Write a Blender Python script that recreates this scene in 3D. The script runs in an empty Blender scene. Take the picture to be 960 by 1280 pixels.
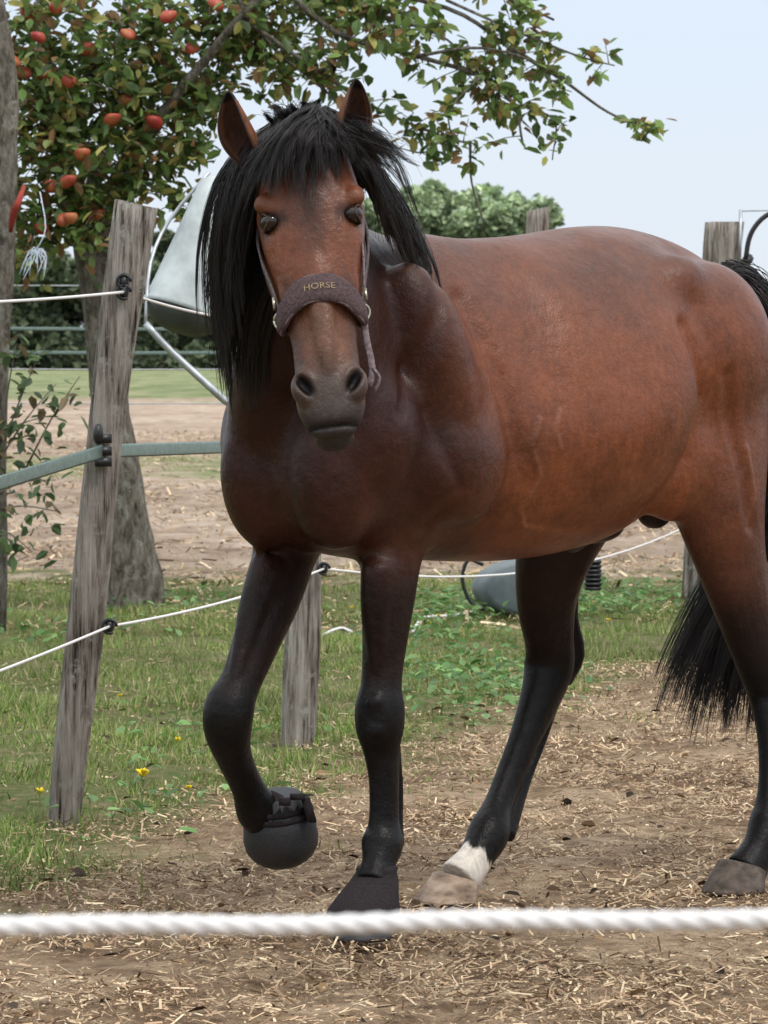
import bpy, math, random
import numpy as np
from mathutils import Vector, Matrix
random.seed(7); rng=np.random.default_rng(7)
F=4833.0; CZ=1.35; HOR=445.0
def W(px,py,d): return Vector(((px-480)/F*d, d, CZ-(py-HOR)/F*d))
SN,CS=math.sin(math.radians(44)),math.cos(math.radians(44))
def H(s,l,z): return Vector((-.25+SN*s+CS*l, 8.95+CS*s-SN*l, z))
FW=Vector((-SN,-CS,0)); LF_=Vector((CS,-SN,0))
scene=bpy.context.scene
# ---------------------------------------------------------------- helpers
def link(o): scene.collection.objects.link(o); return o
def np_mesh(name,V,faces_arr,mat=None,col=None,smooth=True):
    me=bpy.data.meshes.new(name)
    V=np.asarray(V,dtype=np.float32); Fa=np.asarray(faces_arr,dtype=np.int32)
    n,k=Fa.shape
    me.vertices.add(len(V)); me.vertices.foreach_set('co',V.ravel())
    me.loops.add(n*k); me.loops.foreach_set('vertex_index',Fa.ravel())
    me.polygons.add(n); me.polygons.foreach_set('loop_start',np.arange(0,n*k,k,dtype=np.int32))
    me.polygons.foreach_set('use_smooth',np.full(n,smooth))
    me.update(calc_edges=True); me.validate()
    if col is not None:
        a=me.color_attributes.new(name='Col',type='FLOAT_COLOR',domain='POINT')
        c=np.ones((len(V),4),dtype=np.float32); c[:,:3]=col; a.data.foreach_set('color',c.ravel())
    if mat: me.materials.append(mat)
    return link(bpy.data.objects.new(name,me))
def py_mesh(name,V,Fs,mat=None,smooth=True):
    me=bpy.data.meshes.new(name); me.from_pydata([tuple(v) for v in V],[],Fs); me.update()
    for p in me.polygons: p.use_smooth=smooth
    if mat: me.materials.append(mat)
    return link(bpy.data.objects.new(name,me))
def empty(name,loc):
    e=bpy.data.objects.new(name,None); e.location=loc; e.empty_display_size=.1; return link(e)
def par(o,e):
    o.parent=e; o.matrix_parent_inverse=Matrix.Translation(-Vector(e.location)); return o
def catmull(P,sub):
    P=[np.array(p,dtype=float) for p in P]; out=[]
    Q=[2*P[0]-P[1]]+P+[2*P[-1]-P[-2]]
    for i in range(1,len(Q)-2):
        for j in range(sub):
            t=j/sub; a,b,c,d=Q[i-1],Q[i],Q[i+1],Q[i+2]
            out.append(.5*((2*b)+(-a+c)*t+(2*a-5*b+4*c-d)*t*t+(-a+3*b-3*c+d)*t**3))
    out.append(P[-1]); return out
class Acc:
    def __init__(s): s.V=[]; s.F=[]
    def loft(s,rings,cap=True):
        n=len(rings[0]); b=len(s.V)
        for r in rings: s.V.extend([tuple(p) for p in r])
        for i in range(len(rings)-1):
            for j in range(n):
                a=b+i*n+j; c=b+i*n+(j+1)%n
                s.F.append((a,c,c+n,a+n))
        if cap:
            for i,fl in ((0,True),(len(rings)-1,False)):
                ce=np.mean([np.array(p) for p in rings[i]],axis=0); k=len(s.V); s.V.append(tuple(ce))
                for j in range(n):
                    a=b+i*n+j; c=b+i*n+(j+1)%n
                    s.F.append((c,a,k) if fl else (a,c,k))
    def tube(s,pts,rad,lat=Vector((1,0,0)),n=20,sub=3,cap=True,jit=None):
        R=[(r,r) if not hasattr(r,'__len__') else r for r in rad]
        full=catmull([list(p)+list(r) for p,r in zip(pts,R)],sub) if sub>1 else [np.array(list(p)+list(r)) for p,r in zip(pts,R)]
        C=[Vector(f[:3]) for f in full]; rings=[]
        for i,c in enumerate(C):
            t=(C[min(i+1,len(C)-1)]-C[max(i-1,0)]).normalized()
            b=t.cross(lat).normalized(); a=b.cross(t).normalized()
            ring=[]
            for j in range(n):
                an=2*math.pi*j/n; k=1
                if jit: k=jit(i,j,an)
                ring.append(c+a*(full[i][3]*math.cos(an)*k)+b*(full[i][4]*math.sin(an)*k))
            rings.append(ring)
        s.loft(rings,cap)
    def ell(s,c,ax,n=20,m=12):
        c=Vector(c); rings=[]
        for i in range(1,m):
            th=math.pi*i/m
            rings.append([c+ax[2]*math.cos(th)+(ax[0]*math.cos(2*math.pi*j/n)+ax[1]*math.sin(2*math.pi*j/n))*math.sin(th) for j in range(n)])
        s.loft(rings,True)
    def box(s,c,ax):
        b=len(s.V); c=Vector(c)
        for sx,sy,sz in ((-1,-1,-1),(1,-1,-1),(1,1,-1),(-1,1,-1),(-1,-1,1),(1,-1,1),(1,1,1),(-1,1,1)):
            s.V.append(tuple(c+ax[0]*sx+ax[1]*sy+ax[2]*sz))
        for f in ((0,3,2,1),(4,5,6,7),(0,1,5,4),(1,2,6,5),(2,3,7,6),(3,0,4,7)): s.F.append(tuple(b+i for i in f))
    def obj(s,name,mat,smooth=True): return py_mesh(name,s.V,s.F,mat,smooth)
X,Y,Z=Vector((1,0,0)),Vector((0,1,0)),Vector((0,0,1))
# ---------------------------------------------------------------- materials
def newmat(name):
    m=bpy.data.materials.new(name); m.use_nodes=True; nt=m.node_tree
    return m,nt,nt.nodes['Principled BSDF']
def noise(nt,scale,detail=4,rough=.6,stretch=None,coord='Object'):
    n=nt.nodes.new('ShaderNodeTexNoise'); n.inputs['Scale'].default_value=scale; n.inputs['Detail'].default_value=detail; n.inputs['Roughness'].default_value=rough
    tc=nt.nodes.new('ShaderNodeTexCoord'); mp=nt.nodes.new('ShaderNodeMapping')
    if stretch: mp.inputs['Scale'].default_value=stretch
    nt.links.new(tc.outputs[coord],mp.inputs[0]); nt.links.new(mp.outputs[0],n.inputs['Vector'])
    return n.outputs['Fac']
def ramp(nt,inp,stops):
    r=nt.nodes.new('ShaderNodeValToRGB'); el=r.color_ramp.elements
    while len(el)>1: el.remove(el[0])
    el[0].position=stops[0][0]; el[0].color=(*stops[0][1],1)
    for p,c in stops[1:]:
        e=el.new(p); e.color=(*c,1)
    nt.links.new(inp,r.inputs[0]); return r.outputs[0]
def mix(nt,fac,a,b,mode='MIX'):
    m=nt.nodes.new('ShaderNodeMix'); m.data_type='RGBA'; m.blend_type=mode
    for s,v in ((0,fac),(6,a),(7,b)):
        if isinstance(v,(int,float)): m.inputs[s].default_value=v
        elif isinstance(v,tuple): m.inputs[s].default_value=(*v,1)
        else: nt.links.new(v,m.inputs[s])
    return m.outputs[2]
def mth(nt,op,a,b=None,clamp=False):
    m=nt.nodes.new('ShaderNodeMath'); m.operation=op; m.use_clamp=clamp
    for i,v in enumerate((a,b)):
        if v is None: continue
        if isinstance(v,(int,float)): m.inputs[i].default_value=v
        else: nt.links.new(v,m.inputs[i])
    return m.outputs[0]
def bump(nt,bs,h,st,dist=.01):
    b=nt.nodes.new('ShaderNodeBump'); b.inputs['Strength'].default_value=st; b.inputs['Distance'].default_value=dist
    nt.links.new(h,b.inputs['Height']); nt.links.new(b.outputs[0],bs.inputs['Normal'])
def simple(name,c,rough=.6,metal=0,var=.25,scale=40,bst=.2,bd=.003):
    m,nt,bs=newmat(name); nz=noise(nt,scale)
    d=tuple(v*(1-var) for v in c); e=tuple(min(1,v*(1+var)) for v in c)
    nt.links.new(ramp(nt,nz,[(.3,d),(.7,e)]),bs.inputs['Base Color'])
    bs.inputs['Roughness'].default_value=rough; bs.inputs['Metallic'].default_value=metal
    if rough>.6: bs.inputs['Specular IOR Level'].default_value=.2
    bump(nt,bs,nz,bst,bd); return m
def colmat(name,rough=.6,transl=0,spec=.3):
    m,nt,bs=newmat(name); a=nt.nodes.new('ShaderNodeVertexColor'); a.layer_name='Col'
    c=a.outputs[0]
    nt.links.new(c,bs.inputs['Base Color']); bs.inputs['Roughness'].default_value=rough
    bs.inputs['Specular IOR Level'].default_value=spec
    if transl:
        t=nt.nodes.new('ShaderNodeBsdfTranslucent'); nt.links.new(c,t.inputs[0])
        ms=nt.nodes.new('ShaderNodeMixShader'); ms.inputs[0].default_value=transl
        out=nt.nodes['Material Output']; nt.links.new(bs.outputs[0],ms.inputs[1]); nt.links.new(t.outputs[0],ms.inputs[2]); nt.links.new(ms.outputs[0],out.inputs[0])
    return m
# coat
m_coat,nt,bs=newmat('horse_coat')
a=nt.nodes.new('ShaderNodeVertexColor'); a.layer_name='Col'
c=mix(nt,1.0,a.outputs[0],ramp(nt,noise(nt,5,5,.68),[(.3,(.58,.54,.52)),(.5,(1,1,1)),(.72,(1.30,1.28,1.22))]),'MULTIPLY')
c=mix(nt,1.0,c,ramp(nt,noise(nt,70,3,.7,stretch=(1,1,.35)),[(.25,(.74,.74,.74)),(.75,(1.22,1.22,1.22))]),'MULTIPLY')
nt.links.new(c,bs.inputs['Base Color'])
nt.links.new(ramp(nt,noise(nt,7,4,.7),[(.3,(.30,)*3),(.7,(.50,)*3)]),bs.inputs['Roughness'])
lum=nt.nodes.new('ShaderNodeRGBToBW'); nt.links.new(a.outputs[0],lum.inputs[0])
nt.links.new(ramp(nt,lum.outputs[0],[(0.007,(.15,)*3),(.035,(.36,)*3)]),bs.inputs['Specular IOR Level'])
h1=noise(nt,11,5,.62); h2=noise(nt,300,1,.6,stretch=(1,1,.25))
bump(nt,bs,mth(nt,'ADD',h1,mth(nt,'MULTIPLY',h2,.12)),.6,.014)
def hairmat(name,c,rough=.5):
    m,nt,bs=newmat(name)
    hi=nt.nodes.new('ShaderNodeHairInfo')
    nt.links.new(ramp(nt,hi.outputs['Random'],[(0,c),(.8,tuple(v*2.2+.003 for v in c)),(1,(.035,.022,.016))]),bs.inputs['Base Color'])
    bs.inputs['Roughness'].default_value=rough; bs.inputs['Specular IOR Level'].default_value=.4
    return m
m_hair=hairmat('black_hair',(.006,.005,.005),.42)
m_eye=simple('eye',(.012,.007,.005),.05,0,.1,10,0)
m_boot=simple('boot_rubber',(.014,.014,.016),.55,0,.3,120,.4)
m_cuff=simple('boot_fabric',(.022,.017,.018),.85,0,.4,200,.5)
m_hoof,nt,bs=newmat('hoof_horn')
nt.links.new(ramp(nt,noise(nt,16,5,.65,stretch=(1,1,2.2)),[(.3,(.07,.042,.03)),(.47,(.20,.13,.085)),(.6,(.31,.22,.155)),(.75,(.42,.33,.25))]),bs.inputs['Base Color']); bs.inputs['Roughness'].default_value=.6
bump(nt,bs,noise(nt,60,3,stretch=(.4,.4,2)),.5,.006)
m_hoofd=simple('hoof_dark',(.085,.065,.052),.65,0,.5,40,.5,.006)
m_band=simple('halter_padding',(.085,.056,.058),.9,0,.45,180,.6,.004)
m_strap=simple('halter_webbing',(.10,.08,.08),.7,0,.5,120,.4)
m_lilac=simple('halter_lilac',(.18,.135,.145),.7,0,.5,120,.4)
m_metal=simple('brass',(.5,.46,.38),.35,.9,.2,60,.1)
m_gold=simple('gold_thread',(.28,.20,.10),.6,0,.4,160,.1)
m_rope=simple('white_rope',(.76,.74,.73),.8,0,.08,300,.5,.002)
m_tape=simple('green_tape',(.14,.20,.18),.5,0,.25,60,.3)
m_black=simple('black_plastic',(.012,.012,.014),.4,0,.2,60,.1)
m_steel=simple('galvanised_steel',(.42,.44,.46),.4,.7,.2,20,.1)
m_tub=simple('grey_plastic',(.10,.125,.13),.5,0,.35,8,.1)
m_hopper=simple('pale_plastic',(.40,.44,.44),.4,0,.35,5,.15,.01)
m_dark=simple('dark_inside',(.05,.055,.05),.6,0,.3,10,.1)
m_apple,nt,bs=newmat('apple_skin'); nt.links.new(ramp(nt,noise(nt,9,3),[(.35,(.34,.03,.03)),(.55,(.45,.10,.05)),(.75,(.45,.27,.08))]),bs.inputs['Base Color']); bs.inputs['Roughness'].default_value=.45
def woodmat(name,stops,gs=(9,9,.7),sc=6,lich=(.30,.30,.26)):
    m,nt,bs=newmat(name)
    g=noise(nt,sc,7,.72,stretch=gs); g2=noise(nt,3,3,.6)
    c=ramp(nt,g,stops)
    c=mix(nt,ramp(nt,noise(nt,14,5,.7),[(.55,(0,0,0)),(.66,(1,1,1))]),c,lich)
    c=mix(nt,1.0,c,ramp(nt,g2,[(.3,(.68,.66,.64)),(.7,(1.15,1.15,1.15))]),'MULTIPLY')
    nt.links.new(c,bs.inputs['Base Color']); bs.inputs['Roughness'].default_value=.9
    bs.inputs['Specular IOR Level'].default_value=.15
    bump(nt,bs,g,1.0,.03); return m
m_post=woodmat('weathered_wood',[(.36,(.035,.028,.024)),(.43,(.20,.17,.145)),(.52,(.38,.34,.30)),(.66,(.56,.52,.47))],(9,9,.5),6,(.45,.44,.39))
m_bark=woodmat('apple_bark',[(.3,(.03,.026,.02)),(.45,(.13,.115,.09)),(.6,(.26,.235,.20)),(.75,(.40,.39,.34))],(5,5,1.8),6)
m_leaf=colmat('leaves',.42,.35,.4)
m_grass=colmat('grass_blades',.6,.25,.25)
m_chip=colmat('wood_chips',.85,0,.15)
m_far=colmat('distant_foliage',.9,0,.05)
# ground
m_ground,nt,bs=newmat('ground_soil')
geo=nt.nodes.new('ShaderNodeNewGeometry'); sp=nt.nodes.new('ShaderNodeSeparateXYZ'); nt.links.new(geo.outputs['Position'],sp.inputs[0])
gx,gy=sp.outputs[0],sp.outputs[1]
nA=noise(nt,9,7,.78); nB=noise(nt,1.3,6,.68); nC=noise(nt,.3,6,.68,stretch=(1,.4,1))
dirt=ramp(nt,nA,[(.30,(.13,.085,.052)),(.42,(.29,.20,.128)),(.52,(.42,.305,.20)),(.68,(.56,.43,.295))])
dirt=mix(nt,1.0,dirt,ramp(nt,nB,[(.38,(.62,.57,.54)),(.56,(1.06,1.06,1.06))]),'MULTIPLY')
fard=ramp(nt,noise(nt,2.6,7,.8,stretch=(.9,.4,1)),[(.32,(.22,.15,.105)),(.44,(.42,.32,.235)),(.54,(.53,.42,.33)),(.7,(.66,.56,.45))])
fard=mix(nt,1.0,fard,ramp(nt,nC,[(.40,(.70,.66,.63)),(.58,(1.05,1.05,1.05))]),'MULTIPLY')
grs=ramp(nt,nA,[(.3,(.06,.07,.025)),(.45,(.13,.16,.05)),(.58,(.22,.20,.10)),(.7,(.38,.31,.19))])
fld=ramp(nt,noise(nt,.5,6,.75,stretch=(.9,.12,1)),[(.36,(.13,.155,.07)),(.5,(.22,.25,.12)),(.62,(.32,.31,.18))])
nearb=mth(nt,'ADD',mth(nt,'SUBTRACT',gy,mth(nt,'ADD',mth(nt,'MULTIPLY',gx,3.4),12.6)),mth(nt,'MULTIPLY',mth(nt,'SUBTRACT',nB,.5),5.0))
mnear=mth(nt,'MULTIPLY',nearb,.9,True)
farb=mth(nt,'SUBTRACT',mth(nt,'ADD',24.5,mth(nt,'MULTIPLY',mth(nt,'SUBTRACT',nB,.5),9.0)),gy)
mfar=mth(nt,'MULTIPLY',farb,.7,True)
mg=mth(nt,'MULTIPLY',mnear,mfar)
isfar=mth(nt,'MULTIPLY',mth(nt,'SUBTRACT',gy,20.0),.3,True)
base=mix(nt,isfar,dirt,fard)
band=mth(nt,'MULTIPLY',mth(nt,'MULTIPLY',mth(nt,'SUBTRACT',gy,42.0),.4,True),mth(nt,'MULTIPLY',mth(nt,'SUBTRACT',54.0,gy),.4,True))
band=mth(nt,'MULTIPLY',band,ramp(nt,nB,[(.42,(0,0,0)),(.55,(1,1,1))]))
base=mix(nt,band,base,(.22,.26,.11))
base=mix(nt,mg,base,grs)
fb_=mth(nt,'ADD',mth(nt,'SUBTRACT',gy,118.0),mth(nt,'MULTIPLY',mth(nt,'SUBTRACT',nC,.5),90.0))
base=mix(nt,mth(nt,'MULTIPLY',fb_,.1,True),base,fld)
nt.links.new(base,bs.inputs['Base Color']); bs.inputs['Roughness'].default_value=.95; bs.inputs['Specular IOR Level'].default_value=.1
bump(nt,bs,nA,1.0,.06)
# ---------------------------------------------------------------- ground
xs=np.concatenate([np.linspace(-900,-12,14),np.linspace(-10,10,160),np.linspace(12,900,14)])
ys=np.concatenate([np.linspace(-30,5,10),np.linspace(5.2,30,220),np.geomspace(31,2500,50)])
gxv,gyv=np.meshgrid(xs,ys)
gz=.010*np.sin(gxv*2.1+gyv*1.3)+.008*np.sin(gxv*5.3-gyv*3.1)+.007*np.sin(gxv*9+gyv*7)*np.sin(gxv*4-gyv*11)+rng.normal(0,.0035,gxv.shape)
for _ in range(70):   # hoof prints pressed into the track
    hy=rng.uniform(7,16); hx=rng.uniform(-.12,.12)*hy
    if hy<12.6+3.4*hx: gz-=.022*np.exp(-(((gxv-hx)/.09)**2+((gyv-hy)/.10)**2)**2)
gz=np.where(gyv>60,0,gz)-.012
nx,ny=len(xs),len(ys)
V=np.stack([gxv.ravel(),gyv.ravel(),gz.ravel()],1)
i=np.arange((ny-1)*(nx-1)); r=i//(nx-1); c=i%(nx-1); k=r*nx+c
ground=np_mesh('ground',V,np.stack([k,k+1,k+nx+1,k+nx],1),m_ground)
# ---------------------------------------------------------------- scatter
def rotmats(yaw,pitch,roll):
    cy,sy=np.cos(yaw),np.sin(yaw); cp,spp=np.cos(pitch),np.sin(pitch); cr,sr=np.cos(roll),np.sin(roll)
    n=len(yaw); Rz=np.zeros((n,3,3)); Rz[:,0,0]=cy;Rz[:,0,1]=-sy;Rz[:,1,0]=sy;Rz[:,1,1]=cy;Rz[:,2,2]=1
    Rx=np.zeros((n,3,3)); Rx[:,1,1]=cp;Rx[:,1,2]=-spp;Rx[:,2,1]=spp;Rx[:,2,2]=cp;Rx[:,0,0]=1
    Ry=np.zeros((n,3,3)); Ry[:,0,0]=cr;Ry[:,0,2]=sr;Ry[:,2,0]=-sr;Ry[:,2,2]=cr;Ry[:,1,1]=1
    return Rz@Rx@Ry
def scatter(name,T,Fc,pos,R,sc,cols,mat):
    T=np.asarray(T,float); Fc=np.asarray(Fc); n=len(pos); m=len(T)
    if np.ndim(sc)==1: sc=np.stack([sc]*3,1)
    V=(R@(T[None]*sc[:,None,:]).transpose(0,2,1)).transpose(0,2,1)+pos[:,None,:]
    Fa=(Fc[None]+(np.arange(n)*m)[:,None,None]).reshape(-1,Fc.shape[1])
    return np_mesh(name,V.reshape(-1,3),Fa,mat,np.repeat(cols,m,0),smooth=False)
LEAF=[(0,0,0),(-.27,.32,.08),(-.22,.72,.07),(0,1,-.06),(.22,.72,.07),(.27,.32,.08)]
LEAFF=[(0,1,2,3),(0,3,4,5)]
QUAD=[(-.5,-.5,0),(.5,-.4,.06),(.4,.5,.0),(-.45,.45,.08)]
def pal(n,cols,var=.25):
    cols=np.array(cols); c=cols[rng.integers(0,len(cols),n)]
    return np.clip(c*(1+var*rng.normal(size=(n,1))),.002,1)
def lown(x,y): return (np.sin(x*2.3+y*1.1)+np.sin(x*1.1-y*2.7+1)+np.sin(x*5.1+y*4.3+2)*.7+np.sin(x*9.7-y*6.1)*.5)/3.2
def grass(name,n,y0,y1,hmin,hmax,wd):
    y=rng.uniform(y0,y1,n*3); x=rng.uniform(-1,1,n*3)*.13*y
    nb=y-(12.6+3.4*x)+2.0*lown(x*1.5,y*1.5)
    p=np.clip(nb*.5,0,1)*np.clip((24-y+2.5*lown(x,y))*.4,0,1)*np.clip(.44+1.0*lown(x*2.2+3,y*1.7),.05,1)
    p=np.maximum(p,.015*(y>9.0)*(nb>-1.5))
    ok=rng.random(n*3)<p; x,y=x[ok][:n],y[ok][:n]; n=len(x)
    hgt=rng.uniform(hmin,hmax,n)*np.clip(1+.9*lown(x*3,y*3),.35,2.4)
    Rm=rotmats(rng.uniform(0,6.28,n),rng.normal(0,.4,n),rng.normal(0,.3,n))
    sc=np.stack([rng.uniform(.7,1.4,n)*wd,hgt,hgt],1)
    cols=pal(n,[(.14,.22,.045),(.18,.27,.06),(.22,.32,.08),(.12,.18,.04),(.28,.32,.11),(.38,.35,.17),(.42,.35,.20)],.2)
    cols*=np.clip(1+.35*lown(x+5,y+2),.5,1.5)[:,None]
    T=np.array([(-.5,0,0),(.5,0,0),(.35,.14,.55),(-.35,.14,.55),(0,.45,1.0)])
    V=(Rm@(T[None]*sc[:,None,:]).transpose(0,2,1)).transpose(0,2,1)+np.stack([x,y,np.full(n,-.014)],1)[:,None,:]
    base=(np.arange(n)*5)[:,None]
    tri=np.concatenate([base+np.array([0,1,2]),base+np.array([0,2,3]),base+np.array([3,2,4])])
    return np_mesh(name,V.reshape(-1,3),tri,m_grass,np.repeat(cols,5,0),smooth=False)
grass('grass_verge',140000,8.8,26,.015,.055,.0045)
wp=[]
for (px,py,sp_,n) in ((570,765,50,420),(600,850,60,340),(740,760,50,340),(540,800,40,160),(800,750,60,220),(220,760,60,120),(250,930,90,60),(600,890,50,110),(60,800,60,100),(180,1010,80,40)):
    d=F*CZ/(py-HOR)
    xx=(px+rng.normal(0,sp_,n)-480)/F*d; yy=d+rng.normal(0,.6,n); wp.append(np.stack([xx,yy,rng.uniform(.0,.08,n)],1))
wp=np.concatenate(wp); n=len(wp)
scatter('broadleaf_weeds',LEAF,LEAFF,wp,rotmats(rng.uniform(0,6.28,n),rng.uniform(-.2,.7,n),rng.normal(0,.3,n)),rng.uniform(.025,.065,n),pal(n,[(.10,.20,.06),(.14,.27,.08),(.20,.34,.12)]),m_leaf)
dn=empty('dandelion_flowers',(0,12,0)); A=Acc()
m_yel=simple('yellow_petals',(.75,.55,.02),.7)
for px,py,s in ((178,968,1.6),(103,905,1.1),(50,990,1),(236,985,.7),(300,940,.7),(540,780,.8),(548,770,.8),(575,790,.7),(760,775,.8),(440,760,.8),(150,870,.7),(222,925,.8)):
    d=F*CZ/(py+18-HOR); p=W(px,py,d)
    for k in range(14):
        a=k*2.4; rr=s*.013; el_=rng.uniform(0,1)
        A.ell(p+Vector((math.cos(a)*rr*.5,math.sin(a)*rr*.5,el_*rr*.6)),(Vector((math.cos(a),math.sin(a),.8))*rr*.55,Vector((-math.sin(a),math.cos(a),0))*rr*.3,Z*rr*.2),6,4)
par(A.obj('flower_heads',m_yel),dn)
A=Acc()
for px,py in ((178,968),(103,905),(50,990),(236,985)):
    d=F*CZ/(py+18-HOR); p=W(px,py,d); A.tube([p-Z*.055,p],[.0015,.0015],n=5,sub=1)
par(A.obj('flower_stems',simple('stem_green',(.12,.18,.05))),dn)
CH=[(-.5,-.5,0),(.5,-.5,.0),(.5,.5,.0),(-.5,.5,.0)]
def chips(name,n,y0,y1,lmin,lmax,wmin,wmax,near,pw=3.0,zj=.012):
    y=rng.uniform(y0,y1,n); x=rng.uniform(-1,1,n)*.13*y
    if near:
        p=np.clip(1-(y-(12.6+3.4*x)+1.6*lown(x*1.5,y*1.5))*.4,.10,1)*np.clip(.62+.8*lown(x*1.7,y*2.3+4),.12,1); ok=rng.random(n)<p; x,y=x[ok],y[ok]
    else:
        p=np.clip(.5+.9*lown(x*.9,y*.5+4),.08,1); ok=rng.random(n)<p; x,y=x[ok],y[ok]
    n=len(x)
    L=lmin+(lmax-lmin)*rng.random(n)**pw
    sc=np.stack([L,rng.uniform(wmin,wmax,n),np.ones(n)],1)
    cols=pal(n,[(.48,.35,.22),(.56,.42,.27),(.38,.26,.165),(.66,.53,.36),(.24,.155,.095),(.30,.20,.125),(.12,.075,.045),(.46,.33,.205)],.15)
    cols*=np.clip(1+.33*lown(x*1.3+1,y*1.3+2),.5,1.3)[:,None]
    return scatter(name,CH,[(0,1,2,3)],np.stack([x,y,rng.uniform(-.012,zj,n)],1),rotmats(rng.uniform(0,6.28,n),rng.normal(0,.35,n),rng.normal(0,.3,n)),sc,cols,m_chip)
chips('wood_chip_litter',200000,6.8,18,.005,.055,.0015,.006,True,3.0)
chips('straw_litter',60000,19,70,.02,.16,.004,.018,False,3)
n=360; y=rng.uniform(7.5,15,n); x=rng.uniform(-1,1,n)*.12*y
scatter('fallen_leaves',LEAF,LEAFF,np.stack([x,y,rng.uniform(0,.012,n)],1),rotmats(rng.uniform(0,6.28,n),rng.normal(0,.25,n),rng.normal(0,.4,n)),rng.uniform(.015,.05,n),pal(n,[(.10,.065,.04),(.20,.13,.07),(.05,.035,.025)]),m_chip)
# ---------------------------------------------------------------- distant trees
def forest():
    P=[];Cc=[]
    def blob(cx,cy,cz,r,rz,n,br=1):
        v=rng.normal(size=(n,3)); v/=np.linalg.norm(v,axis=1)[:,None]; v[:,1]=-np.abs(v[:,1])
        rr=(rng.uniform(.80,1.05,n)*(1+.12*np.sin(v[:,0]*7+cx)*np.sin(v[:,2]*6+cz)))[:,None]
        P.append(np.array([cx,cy,cz])+v*rr*np.array([r,r,rz]))
        c=pal(n,[(.17,.21,.13),(.21,.26,.15),(.14,.18,.12),(.24,.28,.17)],.12)*(1+.40*v[:,2:3])*rng.uniform(.8,1.2)*br; Cc.append(c)  # pale leaf colours stand in for distance haze; lighter towards clump tops
    x=-75
    while x<80:
        px=480+x/380*F
        if px<430: top=rng.uniform(9,13.5)
        elif px<670: top=18.0-((px-560)/85)**2*1.3+rng.uniform(-.9,.4)
        else: top=rng.uniform(6,8)
        top=max(top,6); hill=430<=px<670
        z=top
        while z>1:
            r=rng.uniform(1.0,2.7); br=.62 if not hill else 1.55  # hill crowns brightened, aerial haze painted into their colour
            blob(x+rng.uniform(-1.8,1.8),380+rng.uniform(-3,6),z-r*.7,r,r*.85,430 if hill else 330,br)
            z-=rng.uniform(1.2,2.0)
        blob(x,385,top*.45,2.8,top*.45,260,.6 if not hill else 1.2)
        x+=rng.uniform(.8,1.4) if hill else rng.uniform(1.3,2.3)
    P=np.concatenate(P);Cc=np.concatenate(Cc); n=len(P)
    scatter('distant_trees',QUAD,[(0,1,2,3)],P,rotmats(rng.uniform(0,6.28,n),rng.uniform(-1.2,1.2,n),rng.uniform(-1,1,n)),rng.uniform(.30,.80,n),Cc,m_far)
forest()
# ---------------------------------------------------------------- fence
def fpost(base,top,r0,r1,name='fence_post',seed=0,slant=.02):
    rn=random.Random(seed); A=Acc(); ph=[rn.uniform(0,6.28) for _ in range(5)]
    b,t=Vector(base),Vector(top); pts=[];rad=[]
    for i in range(9):
        u=i/8; p=b.lerp(t,u)+Vector((math.sin(u*5+ph[0])*.010,0,0)); pts.append(p); rr=r0+(r1-r0)*u; rad.append((rr*(1+.06*math.sin(u*9+ph[1])),rr*.9))
    pts[0]-=Z*.08
    A.tube(pts,rad,n=44,sub=4,jit=lambda i,j,an:1+.07*math.sin(2*an+ph[2]+i*.04)+.05*math.sin(3*an+ph[3])-.10*max(0,math.sin(5*an+ph[4]+.03*i))**8-.08*max(0,math.sin(9*an+ph[1]-.02*i))**6+rn.uniform(-.015,.015))
    o=A.obj(name,m_post)
    ax=(t-b).normalized()
    for v in o.data.vertices:
        h=(v.co-t).dot(ax)
        if h>-.01: v.co+=ax*(slant*((v.co.x-t.x)/r1)+rn.uniform(-.004,.004))
    return o
P1b,P1t=W(72,1025,11.25),W(171,256,11.25)
P2b,P2t=W(372,925,13.6),W(383,400,13.6)
P3b,P3t=W(872,745,21.7),W(905,278,21.7)
P4b,P4t=W(664,696,26),W(672,262,26)
P0b,P0t=Vector((-1.35,9.2,0)),Vector((-1.25,9.2,1.7))
fpost(P1b,P1t,.052,.060,seed=1,slant=-.004); fpost(P2b,P2t,.060,.050,seed=2); fpost(P3b,P3t,.10,.112,seed=3,slant=.01); fpost(P4b,P4t,.08,.078,seed=4); fpost(P0b,P0t,.055,.055,seed=5)
PL=Vector((-4.2,26,0)); fpost(PL,PL+Z*2,.07,.07,seed=6)
PR=Vector((5.2,25.5,0)); fpost(PR,PR+Z*2.2,.09,.09,seed=8)
def strand(a,b,sag,n=14): 
    return [a.lerp(b,i/n)-Z*(sag*4*(i/n)*(1-i/n)) for i in range(n+1)]
def on(b,t,z): u=(z-b.z)/(t.z-b.z); return b.lerp(t,u)
fw=empty('electric_fence_wires',P1b)
A=Acc()
off=Vector((0,-.07,0))
tops=[on(P0b,P0t,1.47)+off,on(P1b,P1t,1.535)+off,on(P2b,P2t,1.47)+off,on(P3b,P3t,1.75)+off]
lows=[on(P0b,P0t,.46)+off,W(137,783,11.2),W(405,711,13.5),on(P3b,P3t,.45)+off]
for L,s in ((tops,(.01,.03,.05)),(lows,(.01,.02,.14))):
    for i in range(3):
        pts=strand(L[i],L[i+1],s[i]); A.tube(pts,[.0042 if i<2 else .0045]*len(pts),lat=Z,n=6,sub=1)
par(A.obj('white_strands',m_rope),fw)
A=Acc()
tp=[on(P0b,P0t,.93)+off,on(P1b,P1t,1.075)+off,on(P2b,P2t,1.04)+off,on(P3b,P3t,1.15)+off]
for i in range(3):
    pts=strand(tp[i],tp[i+1],(.0,.0,.05)[i]); A.tube(pts,[(.020,.0012)]*len(pts),lat=Z,n=8,sub=1)
par(A.obj('green_tape',m_tape),fw)
A=Acc()
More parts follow.
